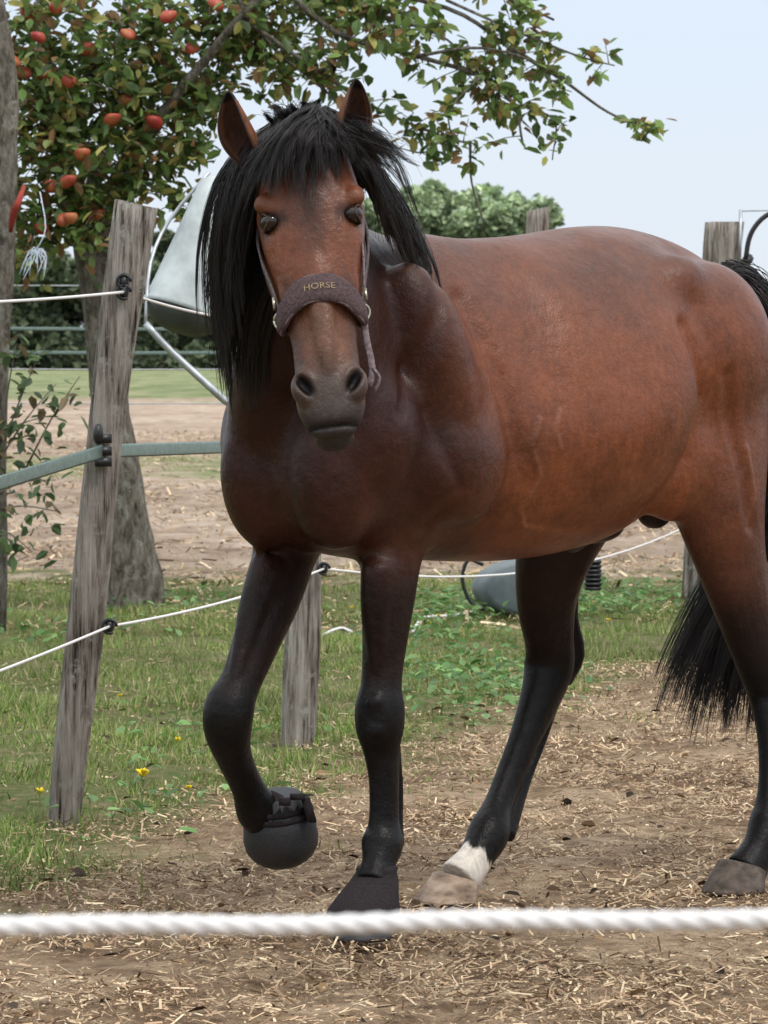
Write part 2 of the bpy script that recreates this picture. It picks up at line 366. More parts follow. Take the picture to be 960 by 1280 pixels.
for z,s in ((1.56,.03),(1.41,.04),):
    for a,b in ((PL,P4b),(P4b,PR)):
        pts=strand(a+Z*z-Y*.1,b+Z*z-Y*.1,s); A.tube(pts,[(.012,.002)]*len(pts),lat=Z,n=6,sub=1)
par(A.obj('back_tapes',m_tape),fw)
A=Acc()
for z in (1.84,1.28,1.05):
    for a,b in ((PL,P4b),(P4b,PR)):
        pts=strand(a+Z*z-Y*.1,b+Z*z-Y*.1,.02); A.tube(pts,[.0045]*len(pts),lat=Z,n=5,sub=1)
par(A.obj('back_wires',m_steel),fw)
A=Acc()
def insul(p,r=.02):
    pts=[p+Vector((math.cos(a)*r,-.0,math.sin(a)*r)) for a in np.linspace(0,5.2,12)]
    A.tube(pts,[.005]*12,lat=Y,n=7,sub=1); A.tube([p+Y*.07,p+Y*.0],[.009,.009],lat=X,n=8,sub=1); A.ell(p+Y*.01,(X*.014,Y*.018,Z*.02),10,8)
for p in (tops[1],tops[1]+Z*.03,lows[1],lows[2]): insul(p)
for dz in (.04,.0,-.035): A.box(tp[1]+Vector((.0,.0,dz*.9)),(X*.024,Y*.012,Z*.013))
A.ell(tp[1]+Vector((-.015,-.01,.05)),(X*.015,Y*.02,Z*.03))
par(A.obj('insulators',m_black),fw)
hs=empty('post_cable',P3t); A=Acc()
A.tube([W(932,325,21.5),W(936,300,21.5),W(944,283,21.5),W(957,270,21.5),W(975,262,21.5)],[.014]*5,n=8,lat=Y)
A.tube([W(931,330,21.55),W(936,322,21.5)],[.03,.03],n=8,sub=1)
par(A.obj('hose',m_black),hs)
A=Acc(); A.tube([W(924,345,21.6),W(926,262,21.6)],[.010,.010],n=6,sub=1); A.tube([W(926,264,21.6),W(1010,262,21.6)],[.004]*2,lat=Z,n=5,sub=1); A.tube([W(905,345,21.6),W(1010,352,21.6)],[.006]*2,lat=Z,n=5,sub=1)
par(A.obj('rod',m_steel),hs)
# foreground rope
A=Acc(); n=900; xs_=np.linspace(-2.6,2.6,n)
for k in range(3):
    pts=[]
    for x in xs_:
        z=1.0275+.0022*x+.0014*math.sin(x*9)+.0008*math.sin(x*31)+.0018*x*x; ph=x/.045*2*math.pi+k*2*math.pi/3
        pts.append(Vector((x,2.2+.0024*math.cos(ph),z+.0024*math.sin(ph))))
    A.tube(pts,[.0036]*n,lat=Z,n=8,sub=1)
fr=empty('foreground_rope',(0,2.2,1.02)); par(A.obj('twisted_strands',m_rope),fr)
fpost((-2.6,2.25,0),(-2.6,2.25,1.35),.05,.05,seed=11); fpost((2.6,2.25,0),(2.6,2.25,1.35),.05,.05,seed=12)
# ---------------------------------------------------------------- apple tree
at=empty('apple_tree',W(165,760,20.7)); A=Acc()
rn=random.Random(3)
bj=lambda i,j,an:1+.10*math.sin(3*an+i*.3)+.06*math.sin(5*an-i*.5)+rn.uniform(-.05,.05)
A.tube([W(168,775,20.7),W(168,740,20.7),W(165,690,20.7),W(155,600,20.7),W(137,500,20.7),W(125,400,20.7),W(115,300,20.7)],[.17,.15,.12,.105,.10,.09,.10],n=26,jit=bj,sub=5)
A.tube([W(115,310,20.7),W(150,220,20.6),W(220,120,20.4),W(310,10,20.2),W(360,-40,20.2)],[.07,.05,.03,.022,.02],n=12,jit=bj)
A.tube([W(118,320,20.7),W(85,230,20.8),W(60,120,20.9),W(50,-60,21)],[.085,.06,.045,.03],n=12,jit=bj)
A.tube([W(90,300,20.7),W(125,200,21.2),W(150,60,21.5),W(170,-80,21.6)],[.05,.04,.03,.02],n=10,jit=bj)
BR=[([(330,-40),(420,40),(520,70),(600,95),(640,130),(655,178)],.016,(.25,1),150,26),
([(380,-30),(560,10),(640,60),(700,100),(760,140),(820,165)],.012,(.3,.62),70,26),
([(640,60),(700,98),(760,140),(822,166)],.005,(.80,1.0),34,12),
([(560,0),(650,40),(720,70),(768,82)],.007,(.15,1),60,14),
([(300,20),(400,90),(470,135),(540,165),(585,180)],.011,(.1,1),130,22),
([(585,178),(590,230),(606,285)],.006,(.0,.3),6,9),
([(300,0),(340,60),(390,100),(440,140)],.010,(.0,.9),120,26),
([(250,-20),(420,-10),(560,-30),(690,25)],.018,(.0,1),260,30),
([(400,90),(440,60),(500,30),(560,40)],.008,(.1,1),90,22),
([(560,165),(530,190),(500,185)],.005,(.2,1),20,12),
([(640,130),(690,150),(690,200)],.005,(.2,1),26,12),
([(600,95),(560,140),(570,190)],.005,(.2,1),30,14),
([(640,60),(610,110),(620,150)],.005,(.2,1),30,14),
([(480,20),(560,50),(600,100)],.007,(.2,1),60,20),
([(520,70),(600,60),(670,80),(690,110)],.008,(.2,1),70,18)]
LP=[]
for k,(pts,r,(u0,u1),nl,spd) in enumerate(BR):
    d0=20.2+.15*math.sin(k*2.1)
    pp=[W(x+rn.uniform(-3,3),y,d0+.12*math.sin(i+k)) for i,(x,y) in enumerate(pts)]
    m=len(pp); A.tube(pp,[r*(1-.75*i/(m-1))+.002 for i in range(m)],n=7,sub=5,lat=Z)
    cm=[Vector(q) for q in catmull([list(p) for p in pp],6)]
    for _ in range(max(3,nl//6)):
        u=rn.uniform(u0,u1); q=cm[min(len(cm)-1,int(u*(len(cm)-1)))]
        e=q+Vector((rn.gauss(0,spd*.9),rn.gauss(0,spd*.8),rn.gauss(0,spd*.75)))*.0042
        A.tube([q,q.lerp(e,.5)+Z*.01,e],[.0035,.0025,.002],n=5,sub=2,lat=Vector((.3,.9,.1)).normalized())
        for _ in range(8):
            g=q.lerp(e,rn.uniform(.2,1.15)); LP.append(tuple(g+Vector((rn.gauss(0,.02),rn.gauss(0,.02),rn.gauss(0,.02)))))
CL=[(20,40,60),(90,30,60),(160,30,60),(230,30,55),(290,20,50),(350,15,50),(60,110,60),(130,100,55),(200,95,50),(30,190,55),(100,180,55),(170,170,50),(230,150,35),(260,105,40),(60,245,50),(110,255,35),(20,270,40),(190,215,30),(150,235,30),(420,15,45),(480,10,40),(300,60,35),(350,80,25),(-40,100,80),(-60,220,70),(245,190,22),(90,95,60),(60,160,50),(150,140,45),(230,250,18),(90,290,25),(30,320,22)]
for (px,py,rp) in CL:
    for k in range(int(rp*.75)):
        v=np.array([rn.gauss(0,1),rn.gauss(0,1),rn.gauss(0,1)]); v/=np.linalg.norm(v); v*=rn.random()**.45
        q=W(px+v[0]*rp,py+v[1]*rp,20.5+v[2]*rp*.006)
        e=q+Vector((rn.gauss(0,.09),rn.gauss(0,.07),rn.gauss(-.02,.08)))
        if k%3==0: A.tube([q,e],[.003,.002],n=4,sub=1,lat=Vector((.3,.9,.1)).normalized())
        for _ in range(6):
            g=q.lerp(e,rn.uniform(-.2,1.2)); LP.append(tuple(g+Vector((rn.gauss(0,.03),rn.gauss(0,.03),rn.gauss(0,.03)))))
for _ in range(260):
    q=Vector((rn.gauss(-1.0,1.3),20.8+rn.gauss(0,.7),3.9+rn.random()*.9))
    for _ in range(6): LP.append(tuple(q+Vector((rn.gauss(0,.1),rn.gauss(0,.1),rn.gauss(0,.1)))))
par(A.obj('trunk_and_limbs',m_bark),at)
LP=np.array(LP); n=len(LP)
lv=scatter('leaves',LEAF,LEAFF,LP,rotmats(rng.uniform(0,6.28,n),rng.normal(-.3,.6,n),rng.normal(0,.6,n)),rng.uniform(.05,.105,n),pal(n,[(.11,.18,.05),(.14,.23,.06),(.19,.29,.08),(.08,.13,.04),(.27,.34,.13),(.33,.31,.09),(.24,.14,.06)],.25),m_leaf); par(lv,at)
A=Acc()
def apple(p,r):
    rings=[]
    tx,ty=rn.gauss(0,.3),rn.gauss(0,.3)
    for i in range(1,12):
        th=math.pi*i/12; rr=r*math.sin(th)*(1+.10*math.cos(th)); zz=r*.9*math.cos(th)-(.3*r*max(0,math.cos(th))**6)
        rings.append([p+Vector((rr*math.cos(a)+zz*tx,rr*math.sin(a)+zz*ty,zz)) for a in np.linspace(0,2*math.pi,14,endpoint=False)])
    A.loft(rings)
for px,py in ((160,42),(158,125),(140,149),(193,152),(80,274),(66,232),(103,192),(86,102),(85,226),(165,196),(48,46),(30,90),(210,20),(270,5),(14,75),(120,268),(70,10),(240,60),(22,150),(36,18),(88,272),(350,-10),(52,285),(108,60),(55,92)):
    apple(W(px,py,20.5-rn.uniform(.08,.36)),.038+rn.random()*.008)
par(A.obj('apples',m_apple),at)
t2=empty('apple_tree',W(5,650,19.5)); A=Acc()
A.tube([W(-25,800,19.0),W(-18,600,19.0),W(-12,420,19.0),W(0,300,19.0),W(6,200,19.0),W(8,100,19.0),W(-10,-30,19.0)],[.12,.10,.09,.07,.065,.06,.04],n=14,jit=bj)
par(A.obj('trunk',m_bark),t2)
LP=[];A=Acc()
for (x0,y0,x1,y1) in ((-10,600,50,440),(-10,590,70,480),(-20,560,60,520),(-10,620,70,600),(-20,640,75,640),(-15,660,40,690),(0,560,20,430),(30,590,100,470)):
    a,b=W(x0,y0,18.8),W(x1,y1,18.7); A.tube([a,a.lerp(b,.5)+Z*.03,b],[.006,.004,.002],n=5,lat=Y)
    for _ in range(26):
        LP.append(tuple(a.lerp(b,rn.random()**.7)+Vector((rn.gauss(0,.045),rn.gauss(0,.06),rn.gauss(0,.045)))))
par(A.obj('low_twigs',m_bark),t2); LP=np.array(LP); n=len(LP)
o=scatter('low_leaves',LEAF,LEAFF,LP,rotmats(rng.uniform(0,6.28,n),rng.normal(-.3,.6,n),rng.normal(0,.6,n)),rng.uniform(.05,.09,n),pal(n,[(.09,.14,.06),(.12,.18,.07),(.07,.11,.05),(.2,.15,.08)]),m_leaf); par(o,t2)
rb=empty('tied_ribbon',W(22,265,18.9)); A=Acc()
A.tube([W(30,232,18.9),W(24,250,18.8),W(17,268,18.82),W(13,290,18.9)],[(.004,.010),(.005,.015),(.003,.018),(.004,.009)],n=8,lat=Y); o=A.obj('red_ribbon',simple('red_cloth',(.28,.045,.035),.8)); par(o,rb)
A=Acc(); A.tube([W(50,240,18.9),W(57,285,18.8),W(46,312,18.8)],[.003]*3,n=5,lat=Y)
for k in range(12):
    a=k*.53; A.tube([W(46,312,18.8),W(46+12*math.cos(a),316+10*math.sin(a)+4,18.8),W(42+12*math.cos(a)+rn.gauss(0,3),340+rn.gauss(0,8),18.8)],[.003,.003,.002],n=5,lat=Y)
par(A.obj('white_string',simple('pale_blue_string',(.55,.62,.72),.7)),rb)
# ---------------------------------------------------------------- hopper on tube stand
hp=empty('feed_hopper',W(240,560,15)); A=Acc()
ca,cb=W(285,225,15.0),W(228,392,14.9); ax=(cb-ca).normalized(); la=Y.cross(ax).normalized(); fb=ax.cross(la)
rings=[]
for u,r in ((0,.06),(.06,.10),(.5,.125),(.9,.150),(.97,.16),(1,.165),(1,.155),(.93,.14)):
    c_=ca.lerp(cb,u); rings.append([c_+la*(r*math.cos(a)*(1+.02*math.cos(8*a)))+fb*(r*math.sin(a)) for a in np.linspace(0,2*math.pi,48,endpoint=False)])
A.loft(rings); par(A.obj('hood',m_hopper),hp)
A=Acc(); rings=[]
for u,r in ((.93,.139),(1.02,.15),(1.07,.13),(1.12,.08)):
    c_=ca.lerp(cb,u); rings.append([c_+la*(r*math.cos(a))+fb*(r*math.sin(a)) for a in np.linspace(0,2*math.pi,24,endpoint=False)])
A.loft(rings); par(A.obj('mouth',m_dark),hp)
A=Acc()
A.tube([W(182,404,14.8),W(215,440,14.8),W(280,500,14.8),W(345,560,14.9),W(352,750,14.9)],[.015]*5,n=10,lat=Y)
A.tube([W(182,404,14.8),W(188,330,14.9),W(212,275,15),W(262,215,15)],[.007]*4,n=8,lat=Y)
par(A.obj('tube_stand',m_steel),hp)
tb=empty('plastic_tub',W(655,772,20)); A=Acc(); rings=[]; c0=W(660,738,20.0)
for yy,r in ((-.10,.02),(-.10,.12),(-.09,.145),(.0,.165),(.12,.18),(.2,.185),(.2,.17)):
    rings.append([c0+Vector((r*1.55*math.cos(a),yy,r*.86*math.sin(a))) for a in np.linspace(0,2*math.pi,36,endpoint=False)])
A.loft(rings); par(A.obj('tub_body',m_tub),tb)
A=Acc()
for k in range(7): A.box(W(741,702+k*5.5,19.75),(X*.042,Y*.05,Z*.006))
A.box(W(741,718,19.82),(X*.038,Y*.04,Z*.08))
A.tube([W(604,706,19.8),W(585,700,19.8),W(578,725,19.8),W(588,752,19.8),W(606,762,19.8)],[.010]*5,n=8,lat=Y)
par(A.obj('grille_and_handle',m_black),tb)
hz=empty('garden_hose',W(550,770,19)); A=Acc()
A.tube([W(515,790,18.9),W(530,772,19.6),W(560,770,19.8),W(590,765,20.0)],[.008]*4,n=8,lat=Z); A.tube([W(400,795,18.5),W(425,785,18.9),W(440,790,18.8)],[.007]*3,n=8,lat=Z)
par(A.obj('hose',m_rope),hz)
# ================================================================ HORSE
horse=empty('bay_horse',H(.8,0,0))
B=Acc()
TR=[(0.00,1.26,1.02,.11,.5),(.05,1.34,.95,.195,.5),(.14,1.46,.89,.235,.48),(.30,1.58,.865,.240,.48),(.44,1.648,.86,.252,.46),(.60,1.640,.85,.290,.42),(.80,1.648,.848,.335,.42),(1.02,1.675,.875,.350,.44),(1.16,1.682,.93,.315,.48),(1.28,1.672,1.01,.24,.54),(1.40,1.645,1.06,.235,.56),(1.50,1.60,1.10,.22,.55),(1.60,1.535,1.20,.165,.55),(1.66,1.47,1.28,.09,.5)]
rings=[]
for q in catmull([list(t) for t in TR],3):
    s,zt,zb,w,f=q; zc=zb+(zt-zb)*f; ring=[]
    for j in range(36):
        a=2*math.pi*j/36; c,sn=math.cos(a),math.sin(a)
        if sn>0:
            tp_=.30 if s<.7 else .16
            l=w*c*(1-tp_*sn); z=zc+(zt-zc)*sn**.97
        else:
            l=w*math.copysign(abs(c)**.95,c); z=zc-(zc-zb)*(-sn)**.95
        ring.append(H(s,l,z))
    rings.append(ring)
B.loft(rings)
NK=[(H(.42,0,1.30),(.15,.34)),(Vector((-.10,9.0,1.44)),(.125,.28)),(Vector((-.15,8.84,1.59)),(.10,.205)),(Vector((-.18,8.72,1.71)),(.085,.15)),(Vector((-.19,8.65,1.78)),(.08,.11))]
B.tube([p for p,_ in NK],[r for _,r in NK],lat=X,n=28,sub=4)
B.tube([W(372,330,8.82),W(352,400,8.90),W(342,460,8.98),W(338,530,9.08),W(345,590,9.14)],[(.07,.08),(.09,.11),(.10,.12),(.103,.12),(.10,.10)],lat=X,n=20,sub=3)
def me_(s,l,z,rs,rl,rz,tilt=0):
    f=FW*math.cos(tilt)+Z*math.sin(tilt); u=-FW*math.sin(tilt)+Z*math.cos(tilt)
    B.ell(H(s,l,z),(f*rs,LF_*rl,u*rz))
for sd in (1,-1):
    me_(.08,sd*.115,1.08,.12,.105,.19)      # pectoral
    me_(.15,sd*.18,1.17,.12,.095,.16)      # point of shoulder
    me_(.33,sd*.185,1.32,.11,.105,.28,-.40) # shoulder blade
    me_(.40,sd*.20,1.10,.17,.095,.15,.2)      # triceps
    me_(1.35,sd*.155,1.36,.25,.145,.24)     # haunch
    me_(1.21,sd*.185,1.53,.10,.08,.08)     # hip point
    me_(1.47,sd*.13,1.25,.14,.12,.25)     # buttock
    me_(1.24,sd*.175,1.10,.12,.09,.18,.35)     # stifle
me_(.13,-.20,1.15,.10,.08,.16)
def leg(L): B.tube([W(*p[:3]) for p in L],[(p[3],p[4]) for p in L],lat=LF_,n=20,sub=4)
LFl=[(535,540,9.10,.10,.13),(512,620,9.10,.088,.125),(492,680,9.10,.067,.092),(486,740,9.09,.058,.074),(481,800,9.08,.049,.059),(477,852,9.07,.046,.051),(475,882,9.065,.057,.061),(475,912,9.065,.056,.059),(477,938,9.07,.041,.047),(480,975,9.07,.033,.040),(480,1026,9.07,.033,.040),(478,1054,9.06,.047,.054),(473,1080,9.03,.038,.042),(466,1105,9.0,.04,.045)]
RFl=[(378,560,9.24,.10,.13),(368,630,9.22,.088,.125),(356,690,9.19,.068,.092),(341,745,9.14,.058,.076),(321,800,9.08,.050,.062),(301,852,9.03,.047,.051),(287,884,9.0,.059,.061),(285,913,9.01,.056,.057),(293,946,9.06,.039,.046),(309,983,9.12,.035,.042),(322,1013,9.17,.048,.054),(338,1030,9.2,.04,.042)]
RHl=[(765,520,10.0,.13,.2),(716,620,9.93,.10,.17),(694,690,9.9,.080,.130),(685,750,9.93,.060,.102),(687,800,9.98,.048,.082),(686,832,10.0,.050,.082),(675,872,9.96,.042,.064),(655,925,9.9,.034,.047),(637,970,9.85,.032,.042),(622,1010,9.79,.034,.044),(611,1041,9.74,.050,.057),(594,1073,9.69,.043,.047),(574,1100,9.65,.052,.060)]
LHl=[(882,440,9.87,.12,.22),(888,540,9.85,.115,.20),(898,620,9.83,.095,.165),(915,700,9.86,.070,.118),(936,780,9.92,.055,.088),(954,832,9.97,.050,.082),(963,870,9.99,.046,.072),(968,930,9.95,.038,.052),(965,990,9.91,.034,.043),(961,1031,9.87,.050,.056),(948,1062,9.83,.042,.046),(932,1090,9.8,.052,.060)]
for L in (LFl,RFl,RHl,LHl): leg(L)
B.tube([W(712,700,10.0),W(712,770,10.06),W(717,816,10.09),W(704,850,10.06)],[(.03,.04),(.020,.027),(.030,.034),(.02,.03)],lat=LF_,n=12)
B.tube([W(945,700,9.98),W(970,780,10.02),W(984,828,10.08),W(976,868,10.06)],[(.03,.04),(.020,.027),(.030,.034),(.02,.03)],lat=LF_,n=12)
B.tube([W(491,925,9.10),W(497,980,9.12),W(496,1030,9.12),W(493,1058,9.11)],[(.018,.018),(.014,.015),(.016,.017),(.026,.028)],lat=LF_,n=10)
B.tube([W(694,865,10.02),W(676,925,9.97),W(657,975,9.905),W(631,1045,9.79)],[(.022,.022),(.016,.017),(.016,.017),(.027,.029)],lat=LF_,n=10)
B.tube([W(976,870,10.04),W(985,930,10.0),W(982,990,9.96),W(978,1035,9.92)],[(.022,.022),(.016,.017),(.016,.017),(.027,.029)],lat=LF_,n=10)
B.ell(W(469,880,9.02),(X*.024,Y*.020,Z*.028)); B.ell(W(470,912,9.02),(X*.026,Y*.018,Z*.026)); B.ell(W(279,880,8.965),(X*.024,Y*.02,Z*.028)); B.ell(W(279,912,8.97),(X*.026,Y*.018,Z*.026))
B.tube([W(474,700,9.03),W(470,760,9.035),W(471,820,9.04),W(473,860,9.04)],[.047,.038,.024,.015],lat=LF_,n=12)
B.tube([W(336,700,9.12),W(318,755,9.07),W(303,810,9.02),W(290,860,8.98)],[.048,.038,.024,.015],lat=LF_,n=12)
B.ell(H(1.15,-.02,.915),(FW*.12,LF_*.05,Z*.045)); B.ell(H(1.06,-.02,.885),(FW*.05,LF_*.035,Z*.04))
B.ell(H(1.36,.0,.97),(FW*.07,LF_*.055,Z*.075))
# head
P0=W(379,185,8.62); PM=W(417,532,8.40); AX=(PM-P0); HL=AX.length; AX.normalize()
HX=(X-AX*X.dot(AX)).normalized(); HN=AX.cross(HX).normalized()
if HN.y>0: HN=-HN
ht=[-.10,-.03,.06,.15,.25,.36,.48,.60,.72,.82,.89,.95,1.0,1.04]
hw=[.05,.082,.100,.112,.121,.113,.098,.081,.071,.072,.078,.074,.062,.040]
hf=[.02,.055,.076,.086,.086,.079,.071,.064,.058,.056,.054,.046,.034,.015]
hb=[.04,.08,.12,.17,.21,.215,.17,.115,.085,.075,.075,.07,.055,.03]
def head(t,a,o=0):
    w,f,b=np.interp(t,ht,hw),np.interp(t,ht,hf),np.interp(t,ht,hb)
    c,s=math.cos(a),math.sin(a)
    x=w*math.copysign(abs(s)**.82,s)
    if c>0: n=f*c**.75; x*=1-.10*c
    else: n=-b*(-c)**.85; x*=1-.28*(-c)
    v=HX*x+HN*n
    return P0+AX*(t*HL)+v*(1+o/max(v.length,.01))
B.loft([[head(t,a) for a in np.linspace(0,2*math.pi,36,endpoint=False)] for t in np.linspace(-.10,1.04,40)])
def hp_(x,t,n): return P0+AX*(t*HL)+HX*x+HN*n
ET=.290
for sd in (1,-1):
    B.ell(hp_(sd*.098,ET-.062,.052),(HX*.026,HN*.024,AX*.028))     # brow
    B.ell(hp_(sd*.072,.36,-.07),(HX*.045,HN*.10,AX*.12))      # cheek
    B.ell(hp_(sd*.070,.45,.026),(HX*.022,HN*.018,AX*.12))     # facial crest
    B.ell(hp_(sd*.051,.875,.030),(HX*.034,HN*.031,AX*.044))   # nostril wing
    B.ell(hp_(sd*.035,-.04,.0),(HX*.04,HN*.045,AX*.05))
B.ell(hp_(0,.985,-.010),(HX*.056,HN*.040,AX*.038))
B.ell(hp_(0,1.025,-.040),(HX*.044,HN*.036,AX*.028))
B.ell(hp_(0,.56,.050),(HX*.033,HN*.030,AX*.20))
tmp=B.obj('tmp',None)
md=tmp.modifiers.new('r','REMESH'); md.mode='VOXEL'; md.voxel_size=.0056
sm=tmp.modifiers.new('s','SMOOTH'); sm.factor=.5; sm.iterations=3
dg=bpy.context.evaluated_depsgraph_get(); me=bpy.data.meshes.new_from_object(tmp.evaluated_get(dg))
bpy.data.objects.remove(tmp)
nv=len(me.vertices); co=np.empty(nv*3,dtype=np.float32); me.vertices.foreach_get('co',co); co=co.reshape(-1,3).astype(float)
def ss(a,b,x): t=np.clip((x-a)/(b-a),0,1); return t*t*(3-2*t)
ed=np.empty(len(me.edges)*2,dtype=np.int32); me.edges.foreach_get('vertices',ed); ed=ed.reshape(-1,2); e0,e1=ed[:,0],ed[:,1]
deg=np.bincount(e0,minlength=nv)+np.bincount(e1,minlength=nv)
dP=co-np.array(P0); t0=dP@np.array(AX)/HL; n0=dP@np.array(HN)
hw_=ss(-.28,-.12,n0)*(t0<1.15)*(co[:,1]<8.8)
zz=ss(.72,.95,co[:,2])
wt=(zz*.9+.014*(1-zz))*(1-hw_)
for it in range(65):
    av=np.stack([(np.bincount(e0,co[e1,k],nv)+np.bincount(e1,co[e0,k],nv))/deg for k in range(3)],1)
    co+=(av-co)*wt[:,None]
dP=co-np.array(P0); ht_=dP@np.array(AX)/HL; hx_=dP@np.array(HX); hn_=dP@np.array(HN)
hm=ss(-.24,-.12,hn_)*ss(1.12,1.08,ht_)*(np.abs(hx_)<.17)*(hn_<.15)*(ht_>-.15)
nost=np.zeros(nv)
for sd in (1,-1):
    ex=hx_*sd-.054; et=(ht_-.875)*HL
    u=ex*.85+et*.5; w_=-ex*.5+et*.85
    g=np.exp(-((u/.013)**2+(w_/.028)**2)**1.5)*(hn_>-.01)*hm
    co-=np.array(HN)[None]*(g*.026)[:,None]; nost=np.maximum(nost,g)
    e2=np.exp(-(((ht_-ET)*HL/.026)**2+((hn_-.045)/.030)**2)**1.5)*(hx_*sd>.06)*hm
    co-=np.array(HX)[None]*(sd*e2*.010)[:,None]
    e3=np.exp(-(((ht_-.14)*HL/.03)**2+((hx_*sd-.080)/.020)**2))*hm*(hn_>0); co-=np.array(HN)[None]*(e3*.012)[:,None]
    e4=np.exp(-(((ht_-.60)*HL/.09)**2+((hx_*sd-.050)/.014)**2))*hm*(hn_>0); co-=np.array(HN)[None]*(e4*.007)[:,None]
mouth=np.exp(-((ht_-1.012)*HL/.0055)**2)*hm*(hn_>-.07)*(np.abs(hx_)<.06)
co-=np.array(HN)[None]*(mouth*.010)[:,None]
dx=co[:,0]+.25; dy=co[:,1]-8.95; s_=dx*SN+dy*CS; l_=dx*CS-dy*SN; z_=co[:,2]
def pathd(path):
    P=np.array(path,float); q=np.stack([s_,z_],1); D=np.full(nv,9.)
    for a,b in zip(P[:-1],P[1:]):
        ab=b-a; t=np.clip(((q-a)@ab)/(ab@ab),0,1); D=np.minimum(D,np.linalg.norm(q-a-t[:,None]*ab,axis=1))
    return D
vein=np.zeros(nv)
for path,amp,wd in (([(.60,1.20),(.575,1.13),(.61,1.06),(.585,.98),(.62,.94)],.0045,.007),([(.66,1.22),(.64,1.17),(.655,1.13)],.0035,.006),([(.62,.94),(.72,.925),(.85,.92)],.004,.008),([(1.40,1.12),(1.43,1.0),(1.41,.90)],.004,.007),
    ([(.45,1.48),(.50,1.3),(.53,1.12),(.50,.98)],-.016,.028),([(1.14,1.42),(1.20,1.25),(1.16,1.10),(1.06,.98)],-.020,.028),([(.30,1.52),(.22,1.34),(.15,1.22)],-.014,.022),([(1.30,1.30),(1.37,1.1),(1.42,.92)],-.010,.02),([(.25,1.22),(.33,1.05),(.31,.95)],-.010,.02)):
    g=np.exp(-(pathd(path)/wd)**2)*(l_>.05)
    co+=np.array(LF_)[None]*(g*amp)[:,None]
    if 0<amp: vein=np.maximum(vein,g)
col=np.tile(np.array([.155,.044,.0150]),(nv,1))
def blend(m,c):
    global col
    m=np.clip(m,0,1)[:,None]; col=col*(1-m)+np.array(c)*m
wob=.05*np.sin(s_*9+z_*7)+.04*np.sin(z_*17-s_*5)
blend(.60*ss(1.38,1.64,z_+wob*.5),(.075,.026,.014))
blend(.5*ss(1.2,1.6,s_+wob),(.085,.025,.012))
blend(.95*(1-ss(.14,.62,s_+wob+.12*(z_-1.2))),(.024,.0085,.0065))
blend(.45*np.exp(-(((s_-.10)/.12)**2+((z_-1.00)/.10)**2)),(.075,.024,.013))
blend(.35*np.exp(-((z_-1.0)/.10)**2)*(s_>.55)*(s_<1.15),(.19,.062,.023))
blend(.30*vein,(.25,.10,.05))
legm=ss(.76,1.02,z_+wob*.5)
blend(.92*(1-legm)*(1-ss(.45,.6,s_)),(.013,.007,.0055))
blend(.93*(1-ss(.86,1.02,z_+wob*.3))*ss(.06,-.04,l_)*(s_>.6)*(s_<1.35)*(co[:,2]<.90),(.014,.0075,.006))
blend(.55*(1-ss(.80,1.15,z_+wob*.4))*(s_>1.2),(.040,.014,.009))
blend((1-ss(.60,.90,z_+wob*.4)),(.015,.0075,.006))
blend((1-ss(.52,.66,z_)),(.0070,.0060,.0060))
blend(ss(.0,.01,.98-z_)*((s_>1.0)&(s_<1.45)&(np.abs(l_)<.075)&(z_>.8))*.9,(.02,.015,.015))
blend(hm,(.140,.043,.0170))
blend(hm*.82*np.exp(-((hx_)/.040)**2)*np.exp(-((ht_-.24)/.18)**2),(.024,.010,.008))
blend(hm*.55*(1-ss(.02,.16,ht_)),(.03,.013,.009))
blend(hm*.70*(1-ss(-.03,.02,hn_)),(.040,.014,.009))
blend(hm*.65*ss(.50,.66,ht_)*np.exp(-(hx_/.05)**2),(.105,.058,.035))
blend(hm*.65*np.exp(-((np.abs(hx_)-.066)/.02)**2)*ss(.42,.55,ht_)*(1-ss(.8,.9,ht_)),(.032,.015,.010))
blend(hm*.85*ss(.74,.90,ht_),(.044,.033,.028))
blend(hm*.8*ss(.93,1.0,ht_),(.024,.020,.019))
blend(hm*.5*np.exp(-((ht_-.965)/.025)**2)*np.exp(-(hx_/.04)**2),(.11,.088,.075))
blend(np.clip(nost*1.6,0,1),(.004,.003,.003)); blend(mouth*.9,(.008,.006,.006))
for sd in (1,-1):
    e=np.exp(-((((ht_-ET)*HL)/.028)**2+((hn_-.045)/.036)**2)**2)*(hx_*sd>.05)*hm; blend(e*.9,(.012,.008,.007))
sk=W(588,1082,9.68); dS=co-np.array(sk)
rhm=(np.linalg.norm(dS,axis=1)<.16).astype(float)
ax_=(np.array(W(575,1105,9.64))-np.array(W(610,1045,9.74))); ax_/=np.linalg.norm(ax_)
jag=.008*np.sin(co[:,0]*160)+.005*np.sin(co[:,1]*230)+.004*np.sin(co[:,0]*500+co[:,1]*300)
blend(rhm*ss(-.032,-.018,dS@ax_+jag),(.58,.52,.46))
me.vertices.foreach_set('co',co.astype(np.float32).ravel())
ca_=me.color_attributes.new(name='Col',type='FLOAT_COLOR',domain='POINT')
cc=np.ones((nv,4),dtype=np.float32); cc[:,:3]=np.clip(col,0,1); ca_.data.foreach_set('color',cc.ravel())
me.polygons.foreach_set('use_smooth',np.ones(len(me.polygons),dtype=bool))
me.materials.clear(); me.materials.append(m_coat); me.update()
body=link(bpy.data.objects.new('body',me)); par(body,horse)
A=Acc()
for sd in (1,-1): A.ell(hp_(sd*.090,ET,.048),(HX*.0235,HN*.0265,AX*.0205),24,16)
par(A.obj('eyes',m_eye),horse)
A=Acc()
